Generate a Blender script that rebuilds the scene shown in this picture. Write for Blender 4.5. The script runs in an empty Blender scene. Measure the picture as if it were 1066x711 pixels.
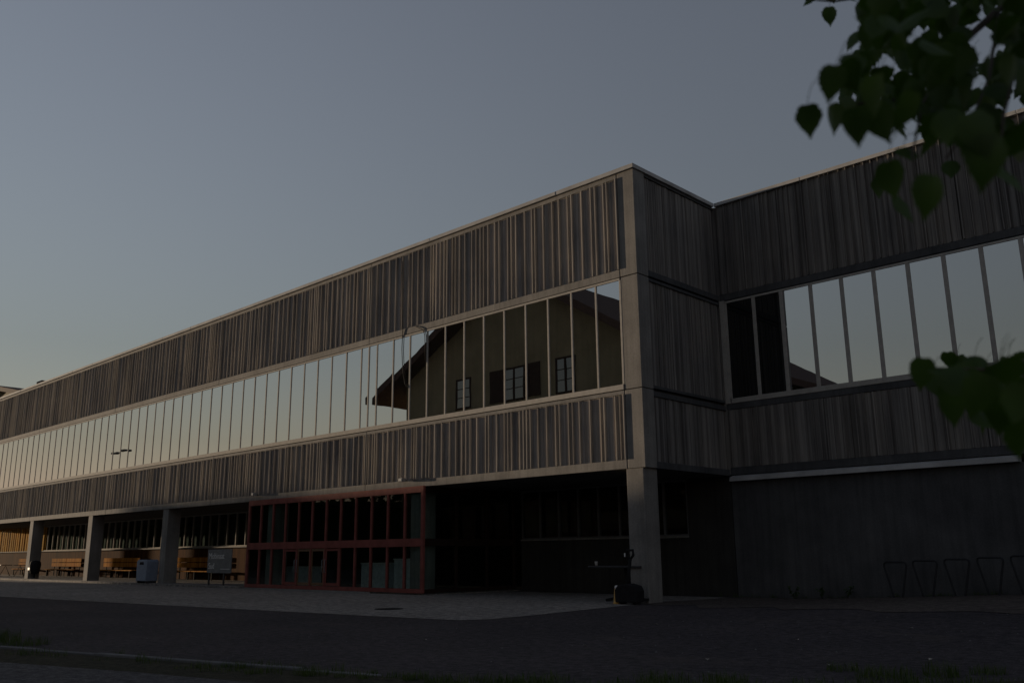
import bpy, bmesh, math, random
from mathutils import Vector, Matrix, Quaternion
R = math.radians
rnd = random.Random(7)
scene = bpy.context.scene
col = scene.collection

# ------------------------------------------------------------------ camera
CAM = Vector((14.3114, -20.1730, 1.3177))
YAW, PITCH, ROLL = R(43.7474), R(13.3469), R(-0.5415)
FPX, PW, PH = 929.835, 1066.0, 711.0
fwd = Vector((-math.sin(YAW) * math.cos(PITCH), math.cos(YAW) * math.cos(PITCH), math.sin(PITCH)))
r0 = Vector((math.cos(YAW), math.sin(YAW), 0))
u0 = r0.cross(fwd)
rgt = r0 * math.cos(ROLL) + u0 * math.sin(ROLL)
upv = rgt.cross(fwd)
cd = bpy.data.cameras.new('camera')
cam = bpy.data.objects.new('camera', cd)
col.objects.link(cam)
cd.sensor_fit = 'HORIZONTAL'
cd.sensor_width = 22.3
cd.lens = 22.3 * FPX / PW
cd.clip_start = 0.05
cd.clip_end = 6000
cam.matrix_world = Matrix(((rgt.x, upv.x, -fwd.x, CAM.x), (rgt.y, upv.y, -fwd.y, CAM.y), (rgt.z, upv.z, -fwd.z, CAM.z), (0, 0, 0, 1)))
cd.dof.use_dof = True
cd.dof.focus_distance = 24
cd.dof.aperture_fstop = 2.2
scene.camera = cam

# ------------------------------------------------------------------ light
SUN_AZ, SUN_EL = R(10.0), R(2.5)          # azimuth measured from the facade line towards the yard
to_sun = Vector((-math.cos(SUN_AZ) * math.cos(SUN_EL), -math.sin(SUN_AZ) * math.cos(SUN_EL), math.sin(SUN_EL)))
w = bpy.data.worlds.new('World')
scene.world = w
w.use_nodes = True
nt = w.node_tree
bg = nt.nodes['Background']
sky = nt.nodes.new('ShaderNodeTexSky')
sky.sky_type = 'NISHITA'
sky.sun_disc = False
sky.sun_elevation = SUN_EL
sky.sun_rotation = math.atan2(to_sun.x, to_sun.y)
sky.altitude = 500
sky.air_density = 1.95
sky.dust_density = 0.0
sky.ozone_density = 3.9
hs = nt.nodes.new('ShaderNodeHueSaturation')
hs.inputs['Saturation'].default_value = 0.48
nt.links.new(sky.outputs[0], hs.inputs['Color'])
wb = nt.nodes.new('ShaderNodeMix'); wb.data_type = 'RGBA'; wb.blend_type = 'MULTIPLY'
wb.inputs['Factor'].default_value = 1.0; wb.inputs[7].default_value = (1.05, 0.99, 0.985, 1)
nt.links.new(hs.outputs[0], wb.inputs[6])
nt.links.new(wb.outputs[2], bg.inputs['Color'])
bg.inputs['Strength'].default_value = 0.15
sl = bpy.data.lights.new('sun', 'SUN')
sl.energy = 2.55
sl.angle = R(0.5)
sl.color = (1.0, 0.77, 0.53)
so = bpy.data.objects.new('sun', sl)
col.objects.link(so)
so.rotation_mode = 'QUATERNION'
so.rotation_quaternion = to_sun.to_track_quat('Z', 'Y')
so.location = to_sun * 200
scene.view_settings.view_transform = 'Standard'
scene.view_settings.look = 'None'
scene.view_settings.exposure = 0.83
scene.view_settings.gamma = 1.0
scene.view_settings.use_curve_mapping = False
scene.render.engine = 'CYCLES'

# ------------------------------------------------------------------ helpers
def at(px, py, depth):
    """a point seen at photo pixel px,py, depth metres along the view axis"""
    return CAM + depth * (fwd + rgt * ((px - PW / 2) / FPX) - upv * ((py - PH / 2) / FPX))

class MB:
    def __init__(self): self.v = []; self.f = []; self.s = []
    def add(self, vs, fs, smooth=False):
        o = len(self.v)
        self.v += [Vector(p) for p in vs]
        self.f += [tuple(i + o for i in f) for f in fs]
        self.s += [smooth] * len(fs)
        return self
    def box(self, x0, x1, y0, y1, z0, z1, M=None):
        vs = [Vector((x, y, z)) for z in (z0, z1) for y in (y0, y1) for x in (x0, x1)]
        if M is not None: vs = [M @ p for p in vs]
        return self.add(vs, [(0, 2, 3, 1), (4, 5, 7, 6), (0, 1, 5, 4), (2, 6, 7, 3), (0, 4, 6, 2), (1, 3, 7, 5)])
    def prism(self, poly, axis, a0, a1):
        """extrude a 2D polygon along axis ('x','y','z')"""
        def P(p, a):
            if axis == 'x': return (a, p[0], p[1])
            if axis == 'y': return (p[0], a, p[1])
            return (p[0], p[1], a)
        n = len(poly)
        vs = [P(p, a0) for p in poly] + [P(p, a1) for p in poly]
        return self.add(vs, [tuple(range(n))[::-1], tuple(range(n, 2 * n))] + [(i, (i + 1) % n, n + (i + 1) % n, n + i) for i in range(n)])
    def tube(self, pts, rad, n=8, cap=True):
        pts = [Vector(p) for p in pts]
        if not hasattr(rad, '__len__'): rad = [rad] * len(pts)
        rings = []
        ref = None
        for i, p in enumerate(pts):
            d = (pts[min(i + 1, len(pts) - 1)] - pts[max(i - 1, 0)]).normalized()
            if ref is None: ref = d.orthogonal().normalized()
            a = (ref - d * ref.dot(d)).normalized(); ref = a
            b = d.cross(a)
            rings.append([p + (a * math.cos(t) + b * math.sin(t)) * rad[i] for t in [2 * math.pi * k / n for k in range(n)]])
        vs = [q for r in rings for q in r]
        fs = [(i * n + k, i * n + (k + 1) % n, (i + 1) * n + (k + 1) % n, (i + 1) * n + k) for i in range(len(pts) - 1) for k in range(n)]
        if cap: fs += [tuple(range(n))[::-1], tuple(range(len(vs) - n, len(vs)))]
        return self.add(vs, fs, True)
    def lathe(self, prof, n=20, c=(0, 0, 0)):
        c = Vector(c)
        vs = [c + Vector((r * math.cos(2 * math.pi * k / n), r * math.sin(2 * math.pi * k / n), z)) for r, z in prof for k in range(n)]
        fs = [(i * n + k, i * n + (k + 1) % n, (i + 1) * n + (k + 1) % n, (i + 1) * n + k) for i in range(len(prof) - 1) for k in range(n)]
        fs += [tuple(range(n))[::-1], tuple(range(len(vs) - n, len(vs)))]
        return self.add(vs, fs, True)
    def build(self, name, mat, parent=None, bevel=0, flat=False):
        me = bpy.data.meshes.new(name)
        me.from_pydata([tuple(p) for p in self.v], [], self.f)
        me.polygons.foreach_set('use_smooth', [False if flat else b for b in self.s])
        me.update()
        bm = bmesh.new(); bm.from_mesh(me); bmesh.ops.recalc_face_normals(bm, faces=bm.faces)
        if bevel:
            bmesh.ops.bevel(bm, geom=[e for e in bm.edges if len(e.link_faces) == 2 and e.calc_face_angle(0) > 0.6], offset=bevel, segments=2, affect='EDGES', profile=0.5)
        bm.to_mesh(me); bm.free()
        me.materials.append(mat)
        o = bpy.data.objects.new(name, me)
        col.objects.link(o)
        if parent: o.parent = parent
        return o

def tag(o, label=None, cat=None, group=None, kind=None):
    for k, v in (('label', label), ('category', cat), ('group', group), ('kind', kind)):
        if v: o[k] = v
    return o
def thing(name, label, cat, loc=(0, 0, 0), rz=0, group=None):
    o = bpy.data.objects.new(name, None)
    o.empty_display_size = 0.2
    col.objects.link(o)
    o.location = loc; o.rotation_euler = (0, 0, rz)
    return tag(o, label, cat, group)
def children(o): return [c for c in bpy.data.objects if c.parent == o]
def copy_tree(o, parent=None):
    c = o.copy(); col.objects.link(c); c.parent = parent
    for ch in children(o): copy_tree(ch, c)
    return c

# ------------------------------------------------------------------ materials
def mat(name):
    m = bpy.data.materials.new(name); m.use_nodes = True
    t = m.node_tree; b = t.nodes['Principled BSDF']
    return m, t, b
def N(t, typ, **kw):
    n = t.nodes.new(typ)
    for k, v in kw.items(): setattr(n, k, v)
    return n
def position(t, scale):
    g = N(t, 'ShaderNodeNewGeometry'); mp = N(t, 'ShaderNodeMapping')
    mp.inputs['Scale'].default_value = scale
    t.links.new(g.outputs['Position'], mp.inputs['Vector'])
    return mp.outputs[0]
def objcoord(t, scale):
    g = N(t, 'ShaderNodeTexCoord'); mp = N(t, 'ShaderNodeMapping')
    mp.inputs['Scale'].default_value = scale
    t.links.new(g.outputs['Object'], mp.inputs['Vector'])
    return mp.outputs[0]
def noise(t, vec, scale, detail=5, rough=0.6):
    n = N(t, 'ShaderNodeTexNoise')
    n.inputs['Scale'].default_value = scale; n.inputs['Detail'].default_value = detail; n.inputs['Roughness'].default_value = rough
    t.links.new(vec, n.inputs['Vector'])
    return n.outputs['Fac']
def ramp(t, fac, stops):
    r = N(t, 'ShaderNodeValToRGB')
    e = r.color_ramp.elements
    while len(e) < len(stops): e.new(0.5)
    for i, (p, c) in enumerate(stops):
        e[i].position = p; e[i].color = (*c, 1) if len(c) == 3 else c
    t.links.new(fac, r.inputs[0])
    return r.outputs[0]
def mixc(t, a, b, fac, mode='MIX'):
    m = N(t, 'ShaderNodeMix', data_type='RGBA', blend_type=mode)
    if isinstance(fac, float): m.inputs['Factor'].default_value = fac
    else: t.links.new(fac, m.inputs['Factor'])
    for s, v in ((m.inputs[6], a), (m.inputs[7], b)):
        if isinstance(v, tuple): s.default_value = (*v, 1)
        else: t.links.new(v, s)
    return m.outputs[2]
def bump(t, b, h, strength, dist=0.02):
    n = N(t, 'ShaderNodeBump'); n.inputs['Strength'].default_value = strength; n.inputs['Distance'].default_value = dist
    t.links.new(h, n.inputs['Height']); t.links.new(n.outputs[0], b.inputs['Normal'])
def g3(v, warm=0.0): return (v * (1 + warm), v, v * (1 - warm))

def stone(name, lo, hi, streak=0.5, rough=0.9, bstr=0.35, board=0):
    """cast concrete: broad blotches, fine grain, rain streaks running down"""
    m, t, b = mat(name)
    big = noise(t, position(t, (1, 1, 1)), 0.8, 6)
    fine = noise(t, position(t, (1, 1, 1)), 22, 4)
    st = noise(t, position(t, (3.2, 3.2, 0.16)), 1.4, 5, 0.7)
    c = ramp(t, big, [(0.3, lo), (0.72, hi)])
    c = mixc(t, c, ramp(t, fine, [(0.3, (0.72, 0.72, 0.72)), (0.7, (1.12, 1.12, 1.12))]), 0.6, 'MULTIPLY')
    c = mixc(t, c, ramp(t, st, [(0.34, (0.42, 0.42, 0.43)), (0.55, (1, 1, 1)), (0.75, (1.15, 1.13, 1.1))]), streak, 'MULTIPLY')
    if board:
        bd = noise(t, position(t, (7, 7, 0.02)), 1.0, 0)
        c = mixc(t, c, ramp(t, bd, [(0.4, (0.75, 0.75, 0.76)), (0.6, (1.1, 1.1, 1.08))]), board, 'MULTIPLY')
    t.links.new(c, b.inputs['Base Color'])
    b.inputs['Roughness'].default_value = rough
    b.inputs['Specular IOR Level'].default_value = 0.25
    bump(t, b, fine, bstr, 0.01)
    return m
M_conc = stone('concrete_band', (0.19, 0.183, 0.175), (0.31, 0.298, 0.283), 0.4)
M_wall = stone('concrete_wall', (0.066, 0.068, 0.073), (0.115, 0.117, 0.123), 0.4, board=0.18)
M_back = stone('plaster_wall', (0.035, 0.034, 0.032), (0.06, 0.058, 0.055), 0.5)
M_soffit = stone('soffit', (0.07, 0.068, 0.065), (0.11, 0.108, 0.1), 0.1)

def planks(name, lo, mid, hi, sx=9.0):
    """weathered upright boards, each a little different, streaked along the grain"""
    m, t, b = mat(name)
    cell = noise(t, position(t, (sx, sx, 0.0)), 1.0, 1)
    grain = noise(t, position(t, (46, 46, 0.55)), 1.0, 5, 0.7)
    big = noise(t, position(t, (0.5, 0.5, 0.35)), 1.0, 4)
    stain = noise(t, position(t, (2.6, 2.6, 0.22)), 1.0, 5, 0.65)
    c = ramp(t, cell, [(0.34, lo), (0.5, mid), (0.66, hi)])
    c = mixc(t, c, ramp(t, grain, [(0.3, (0.55, 0.55, 0.56)), (0.7, (1.2, 1.18, 1.15))]), 0.75, 'MULTIPLY')
    c = mixc(t, c, ramp(t, big, [(0.35, (0.75, 0.76, 0.78)), (0.65, (1.1, 1.07, 1.02))]), 0.8, 'MULTIPLY')
    c = mixc(t, c, ramp(t, stain, [(0.32, (0.5, 0.5, 0.52)), (0.5, (1, 1, 1)), (0.72, (1.22, 1.2, 1.17))]), 0.7, 'MULTIPLY')
    t.links.new(c, b.inputs['Base Color'])
    b.inputs['Roughness'].default_value = 0.92
    b.inputs['Specular IOR Level'].default_value = 0.03
    bump(t, b, grain, 0.35, 0.008)
    return m
M_clad2 = planks('shaded_wing_cladding', (0.18, 0.170, 0.165), (0.235, 0.225, 0.218), (0.30, 0.288, 0.28))  # darker copy of the front cladding; the wing's shade is in its colour
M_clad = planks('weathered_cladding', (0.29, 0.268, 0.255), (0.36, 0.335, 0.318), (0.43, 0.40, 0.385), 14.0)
M_rib = planks('rib_timber', (0.36, 0.34, 0.315), (0.44, 0.415, 0.385), (0.52, 0.49, 0.455), 2.0)
M_orange = planks('orange_timber', (0.38, 0.155, 0.025), (0.46, 0.20, 0.036), (0.54, 0.26, 0.05), 4.0)
M_apron = planks('brown_apron', (0.060, 0.026, 0.009), (0.078, 0.034, 0.012), (0.10, 0.045, 0.016), 4.0)
M_yellow = planks('yellow_boards', (0.45, 0.24, 0.03), (0.54, 0.30, 0.045), (0.62, 0.37, 0.06), 4.0)

def plain(name, c, rough=0.6, metal=0.0, var=0.25, sc=6.0, spec=0.4):
    m, t, b = mat(name)
    n = noise(t, objcoord(t, (1, 1, 1)), sc, 5)
    lo = tuple(x * (1 - var) for x in c); hi = tuple(min(1, x * (1 + var)) for x in c)
    t.links.new(ramp(t, n, [(0.3, lo), (0.7, hi)]), b.inputs['Base Color'])
    b.inputs['Roughness'].default_value = rough; b.inputs['Metallic'].default_value = metal
    b.inputs['Specular IOR Level'].default_value = spec
    bump(t, b, n, 0.08, 0.01)
    return m
M_frame = plain('window_frame_paint', (0.42, 0.40, 0.37), 0.85, 0, 0.12, 6, 0.1)
M_legs = plain('matt_black_steel', (0.012, 0.012, 0.013), 0.9, 0, 0.2, 6, 0.05)
M_flash = plain('zinc_flashing', (0.42, 0.42, 0.42), 0.8, 0, 0.2, 1.5, 0.12)
M_black = plain('black_paint', (0.02, 0.02, 0.022), 0.8, spec=0.1)
M_dark = plain('dark_metal', (0.05, 0.05, 0.055), 0.45, 0.4)
M_red = plain('red_paint', (0.24, 0.078, 0.066), 0.75, 0, 0.2, 3, 0.1)
M_gframe = plain('dull_frame', (0.13, 0.13, 0.135), 0.8, 0, 0.15, 6, 0.1)
M_grey = plain('grey_sheet', (0.16, 0.16, 0.165), 0.55)
M_white = plain('white_paint', (0.75, 0.74, 0.72), 0.5, 0, 0.08)
M_blue = plain('blue_grey_steel', (0.22, 0.27, 0.36), 0.5, 0.1, 0.15)
M_paleblue = plain('pale_blue_panel', (0.62, 0.66, 0.70), 0.6)
M_amber = plain('amber_plastic', (0.62, 0.36, 0.10), 0.45, 0, 0.15)
M_wood = plain('brown_timber', (0.16, 0.085, 0.04), 0.6, 0, 0.3, 9)
M_olive = stone('olive_render', (0.19, 0.165, 0.10), (0.26, 0.225, 0.14), 0.2)
M_tile = plain('roof_tiles', (0.075, 0.05, 0.042), 0.85, 0, 0.35, 9, 0.1)
M_shutter = plain('dark_shutter', (0.03, 0.018, 0.014), 0.7, spec=0.1)
M_lensgl = plain('lamp_glass', (0.6, 0.6, 0.58), 0.2)
M_galv = plain('galvanised_tube', (0.24, 0.25, 0.27), 0.7, 0.2, 0.25)
M_hoop = plain('dull_steel_tube', (0.035, 0.036, 0.04), 0.6, 0.2, 0.25, 6, 0.2)

def coated(name, refl=0.72):
    """sun-coated glazing: a dark room behind a strongly reflecting sheet"""
    m, t, b = mat(name)
    out = t.nodes['Material Output']
    b.inputs['Base Color'].default_value = (0.012, 0.013, 0.013, 1); b.inputs['Roughness'].default_value = 1.0; b.inputs['Specular IOR Level'].default_value = 0.0
    gl = N(t, 'ShaderNodeBsdfGlossy'); gl.inputs['Roughness'].default_value = 0.004
    gl.inputs['Color'].default_value = (0.96, 0.96, 0.97, 1)
    fr = N(t, 'ShaderNodeFresnel'); fr.inputs['IOR'].default_value = 1.5
    mr = N(t, 'ShaderNodeMapRange')
    mr.inputs['From Min'].default_value = 0.04; mr.inputs['To Min'].default_value = refl; mr.inputs['To Max'].default_value = 1.0
    t.links.new(fr.outputs[0], mr.inputs['Value'])
    mx = N(t, 'ShaderNodeMixShader')
    t.links.new(mr.outputs[0], mx.inputs[0]); t.links.new(b.outputs[0], mx.inputs[1]); t.links.new(gl.outputs[0], mx.inputs[2])
    t.links.new(mx.outputs[0], out.inputs['Surface'])
    wv = noise(t, position(t, (0.7, 0.7, 0.5)), 1.0, 2)
    bp = N(t, 'ShaderNodeBump'); bp.inputs['Strength'].default_value = 0.02; bp.inputs['Distance'].default_value = 0.05
    t.links.new(wv, bp.inputs['Height']); t.links.new(bp.outputs[0], gl.inputs['Normal'])
    return m
M_glass = coated('coated_glass', 0.72)
M_openglass = coated('uncoated_glass', 0.09)
M_dimglass = coated('house_glass', 0.19)
def clear(name):
    m, t, b = mat(name)
    out = t.nodes['Material Output']
    tr = N(t, 'ShaderNodeBsdfTransparent'); tr.inputs['Color'].default_value = (0.80, 0.86, 0.84, 1)
    gl = N(t, 'ShaderNodeBsdfGlossy'); gl.inputs['Roughness'].default_value = 0.01
    lw = N(t, 'ShaderNodeLayerWeight'); lw.inputs['Blend'].default_value = 0.5
    pw_ = N(t, 'ShaderNodeMath', operation='POWER'); pw_.inputs[1].default_value = 5.0
    t.links.new(lw.outputs['Facing'], pw_.inputs[0])
    fr = N(t, 'ShaderNodeMath', operation='MULTIPLY_ADD'); fr.inputs[1].default_value = 0.96; fr.inputs[2].default_value = 0.04
    t.links.new(pw_.outputs[0], fr.inputs[0])
    mx = N(t, 'ShaderNodeMixShader')
    t.links.new(fr.outputs[0], mx.inputs[0]); t.links.new(tr.outputs[0], mx.inputs[1]); t.links.new(gl.outputs[0], mx.inputs[2])
    t.links.new(mx.outputs[0], out.inputs['Surface'])
    t.nodes.remove(b)
    return m
M_clear = clear('clear_glass')

def ground_mat(name, lo, hi, patch, speck=0.0, scale=1.0, bs=0.5, rough=0.9):
    m, t, b = mat(name)
    big = noise(t, position(t, (0.22, 0.22, 0.22)), 1.0, 7, 0.62)
    grit = noise(t, position(t, (1, 1, 1)), 38 * scale, 4, 0.7)
    grit2 = noise(t, position(t, (1, 1, 1)), 8 * scale, 5, 0.65)
    c = ramp(t, big, [(0.3, lo), (0.7, hi)])
    c = mixc(t, c, ramp(t, grit, [(0.32, (0.4, 0.4, 0.4)), (0.5, (0.95, 0.95, 0.95)), (0.72, (1.7, 1.7, 1.75))]), 0.8, 'MULTIPLY')
    c = mixc(t, c, ramp(t, grit2, [(0.34, (0.45, 0.45, 0.46)), (0.66, (1.55, 1.5, 1.46))]), 0.85, 'MULTIPLY')
    pn = noise(t, position(t, (0.6, 0.9, 0.6)), 0.7, 6, 0.7)
    c = mixc(t, c, patch, ramp(t, pn, [(0.56, (0, 0, 0)), (0.74, (0.8, 0.8, 0.8))]))
    if speck:
        v = N(t, 'ShaderNodeTexVoronoi'); v.inputs['Scale'].default_value = 5.0
        t.links.new(position(t, (1, 1, 1)), v.inputs['Vector'])
        c = mixc(t, c, (0.34, 0.31, 0.27), ramp(t, v.outputs['Distance'], [(0.05, (speck, speck, speck)), (0.085, (0, 0, 0))]))
    t.links.new(c, b.inputs['Base Color'])
    b.inputs['Roughness'].default_value = rough
    b.inputs['Specular IOR Level'].default_value = 0.15
    ad = N(t, 'ShaderNodeMath', operation='ADD'); t.links.new(grit, ad.inputs[0]); t.links.new(grit2, ad.inputs[1])
    bump(t, b, ad.outputs[0], bs, 0.02)
    return m
M_asph = ground_mat('asphalt', (0.040, 0.037, 0.042), (0.072, 0.064, 0.068), (0.092, 0.078, 0.070), 0.35, 0.95, 0.75)
M_dirt = ground_mat('brown_grit', (0.075, 0.065, 0.06), (0.115, 0.098, 0.088), (0.05, 0.045, 0.044), 0.5, 0.8, 1.0)
M_pave = ground_mat('paving', (0.19, 0.178, 0.165), (0.27, 0.255, 0.238), (0.14, 0.13, 0.122), 0.0, 0.6, 0.3)
M_path = ground_mat('gravel_path', (0.075, 0.075, 0.08), (0.11, 0.108, 0.11), (0.05, 0.045, 0.04), 0.4, 1, 0.8)
M_soil = ground_mat('soil', (0.03, 0.032, 0.02), (0.05, 0.045, 0.03), (0.03, 0.045, 0.016), 0.2, 1, 0.9)
M_kerb = stone('kerb_stone', (0.10, 0.10, 0.105), (0.19, 0.19, 0.19), 0.2)

def leafy(name, lo, hi, trans=0.35):
    m, t, b = mat(name)
    out = t.nodes['Material Output']
    n = noise(t, position(t, (1, 1, 1)), 9, 3)
    c = ramp(t, n, [(0.3, lo), (0.7, hi)])
    t.links.new(c, b.inputs['Base Color']); b.inputs['Roughness'].default_value = 0.5
    b.inputs['Specular IOR Level'].default_value = 0.3
    tl = N(t, 'ShaderNodeBsdfTranslucent'); t.links.new(mixc(t, c, (1.3, 1.5, 0.5), 1.0, 'MULTIPLY'), tl.inputs['Color'])
    mx = N(t, 'ShaderNodeMixShader'); mx.inputs[0].default_value = trans
    t.links.new(b.outputs[0], mx.inputs[1]); t.links.new(tl.outputs[0], mx.inputs[2]); t.links.new(mx.outputs[0], out.inputs['Surface'])
    return m
M_leaf = leafy('leaf_green', (0.03, 0.06, 0.014), (0.06, 0.11, 0.024), 0.3)
M_grass = leafy('grass_green', (0.03, 0.06, 0.012), (0.075, 0.10, 0.025), 0.25)
M_hedge = leafy('hedge_green', (0.02, 0.04, 0.012), (0.04, 0.07, 0.02), 0.1)
M_bark = stone('bark', (0.06, 0.05, 0.04), (0.13, 0.11, 0.09), 0.6)

# ------------------------------------------------------------------ setting: ground
def sst(a, b, x):
    q = min(1, max(0, (x - a) / (b - a))); return q * q * (3 - 2 * q)
def gz(x, y):
    return 0.047 * max(0.0, x - 2.4) * sst(-8, 3.5, y) * (1 - sst(20, 30, x)) 
def sheet(name, mtl, x0, x1, y0, y1, step, dz, inside=None):
    nx = int((x1 - x0) / step); ny = int((y1 - y0) / step)
    vs = [(x0 + (x1 - x0) * i / nx, y0 + (y1 - y0) * j / ny) for j in range(ny + 1) for i in range(nx + 1)]
    fs = [(j * (nx + 1) + i, j * (nx + 1) + i + 1, (j + 1) * (nx + 1) + i + 1, (j + 1) * (nx + 1) + i) for j in range(ny) for i in range(nx)]
    m = MB(); m.add([(x, y, gz(x, y) + dz) for x, y in vs], fs)
    return tag(m.build(name, mtl), kind='structure')
def polysheet(name, mtl, poly, dz, cut=None):
    bm = bmesh.new()
    f = bm.faces.new([bm.verts.new((x, y, 0)) for x, y in poly])
    bmesh.ops.triangulate(bm, faces=bm.faces)
    for _ in range(3): bmesh.ops.subdivide_edges(bm, edges=[e for e in bm.edges if e.calc_length() > 1.5], cuts=1, use_grid_fill=True); bmesh.ops.triangulate(bm, faces=bm.faces)
    for v in bm.verts: v.co.z = gz(v.co.x, v.co.y) + dz
    bmesh.ops.recalc_face_normals(bm, faces=bm.faces)
    me = bpy.data.meshes.new(name); bm.to_mesh(me); bm.free(); me.materials.append(mtl)
    o = bpy.data.objects.new(name, me); col.objects.link(o)
    return tag(o, kind='structure')
g = MB()
g.add([(-3000, -3000, -0.03), (3000, -3000, -0.03), (3000, 3000, -0.03), (-3000, 3000, -0.03)], [(0, 1, 2, 3)])
tag(g.build('ground', M_soil), kind='structure')
sheet('asphalt_yard', M_asph, -110, 50, -55, 9, 1.0, 0.0)
PAVE = [(-70, -13.2), (-34, -10.3), (-21.51, -9.07), (-1.81, -7.45), (0.3, -7.2), (0.62, -6.6), (0.55, -5.4), (-0.02, -1.35), (-0.02, 3.9), (-70, 3.9)]
polysheet('forecourt_paving', M_pave, PAVE, 0.008)
er = random.Random(9)
edge = [(-1.2 + 0.8 * i, 0.3 - 0.16 * i + er.uniform(-0.55, 0.55)) for i in range(20)]
polysheet('grit_strip', M_dirt, [(0.2, 4.42)] + edge[1:] + [(14.0, 4.42)], 0.010)
m = MB(); m.box(-70, -20.75, -0.35, 4.4, -0.2, 0.10)
tag(m.build('canopy_floor', M_pave, bevel=0.02), kind='structure')
KERB = [(-60, -30), (-20, -20.1), (-8, -17.1), (-0.09, -15.1), (3.71, -14.18), (7.0, -13.3), (9.0, -12.2), (10.6, -10.6), (11.8, -8.9), (14.0, -4.0)]
m = MB()
for (x0, y0), (x1, y1) in zip(KERB[:-1], KERB[1:]):
    d = Vector((x1 - x0, y1 - y0, 0)); L = d.length; d /= L; nrm = Vector((-d.y, d.x, 0))
    k = max(1, int(L / 1.0))
    for i in range(k):
        a = Vector((x0, y0, 0)) + d * (L * i / k + 0.006); b = Vector((x0, y0, 0)) + d * (L * (i + 1) / k - 0.006)
        jz = rnd.uniform(-0.012, 0.008)
        top = 0.04 + jz * 1.5 - 0.05 * sst(4.0, 6, a.x) - 0.02 * (1 - sst(-3, 0, a.x))
        vs = []
        for z in (-0.15, top):
            for p in (a, b): vs += [p + nrm * 0.06 + Vector((0, 0, z)), p - nrm * 0.06 + Vector((0, 0, z))]
        m.add(vs, [(0, 1, 3, 2), (4, 6, 7, 5), (0, 4, 5, 1), (2, 3, 7, 6), (0, 2, 6, 4), (1, 5, 7, 3)])
tag(m.build('kerb_strip', M_kerb, bevel=0.012), kind='structure')
near = [(x, y - 0.07) for x, y in KERB] + [(30, -4), (40, -50), (-60, -50)]
polysheet('verge_soil', M_soil, near, 0.012)
pth = [(-60, -32.5), (-8, -18.6), (3.5, -15.3), (6.5, -14.6), (8.6, -13.6), (9.6, -13.9), (14, -30), (14, -45), (-60, -48)]
polysheet('footpath', M_path, pth, 0.02)
# low far hills all round
m = MB(); n = 96; hv = []
for i in range(n):
    a = 2 * math.pi * i / n
    h = 16 + 9 * math.sin(a * 3 + 1) + 6 * math.sin(a * 7 + 2) + 3 * math.sin(a * 13)
    for rr, z in ((1250, -1), (1500, h * 1.3), (2000, h * 1.7 + 6)):
        hv.append((rr * math.cos(a), rr * math.sin(a), z))
m.add(hv, [(i * 3 + k, ((i + 1) % n) * 3 + k, ((i + 1) % n) * 3 + k + 1, i * 3 + k + 1) for i in range(n) for k in (0, 1)], True)
tag(m.build('hills', M_hedge), kind='structure')

# ------------------------------------------------------------------ the building
D = 4.45
XL = -71.0            # left end of the long front
XR = 14.0             # right end modelled of the side wing
Z0, Z1, Z2, Z3, Z4, Z5 = 3.58, 3.83, 5.67, 5.80, 9.10, 9.35
ZT, ZF0, ZF1 = 12.20, 12.345, 12.47
bld = thing('school_building', 'long dark two-storey concrete and timber building with window bands and covered ground floor', 'building', (0, 0, 0))
PITCHW = 0.957

# structural shell (kept just behind the faces, dark inside)
sh = MB()
sh.box(XL, -0.14, 0.16, 18, 3.62, 12.22)
sh.box(-0.14, XR, D + 0.16, 18, 3.62, 12.22)
sh.build('inner_shell', M_soffit, bld)
# soffit over the covered ground floor
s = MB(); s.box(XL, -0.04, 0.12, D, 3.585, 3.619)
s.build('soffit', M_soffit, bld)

# concrete bands, front A
b = MB()
GR = 0.02
joints = [-0.62, -12.53 + 0.0, -24.0, -35.5, -47.0, -58.5, XL]
for i in range(len(joints) - 1):
    xa, xb = joints[i + 1] + 0.008, joints[i] - 0.008
    b.box(xa, xb, 0.0, 0.16, Z0, Z1)                       # bottom beam
    b.box(xa, xb, 0.0, 0.16, Z2, Z3 - GR)                  # sill band
    b.box(xa, xb, 0.0, 0.16, Z4 + GR, Z5)                  # lintel band
    b.box(xa, xb, 0.0, 0.16, ZT, ZF0)                      # parapet band
b.build('concrete_band', M_conc, bld, bevel=0.012)
# corner post in three lifts, each L shaped: front 0.6 m, side 0.55 m
for z0, z1 in ((Z0, Z3 - GR), (Z3, Z4 - 0.003), (Z4 + GR, ZF0)):
    c = MB(); c.prism([(-0.60, 0.0), (0.0, 0.0), (0.0, 0.55), (-0.16, 0.55), (-0.16, 0.16), (-0.60, 0.16)], 'z', z0, z1)
    c.build('corner_post', M_conc, bld, bevel=0.015)
# return wall bands (x = 0 plane) between post and inner corner
b = MB()
for z0, z1 in ((Z0, Z1 - 0.06), (Z3 - 0.20, Z3 - GR - 0.03), (Z3 + 0.03, Z3 + 0.12), (Z4 - 0.10, Z4 - 0.01), (Z4 + 0.05, Z5 - 0.02), (ZT + 0.06, ZF0)):
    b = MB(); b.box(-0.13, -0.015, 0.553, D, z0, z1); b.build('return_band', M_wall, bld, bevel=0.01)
pass

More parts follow.
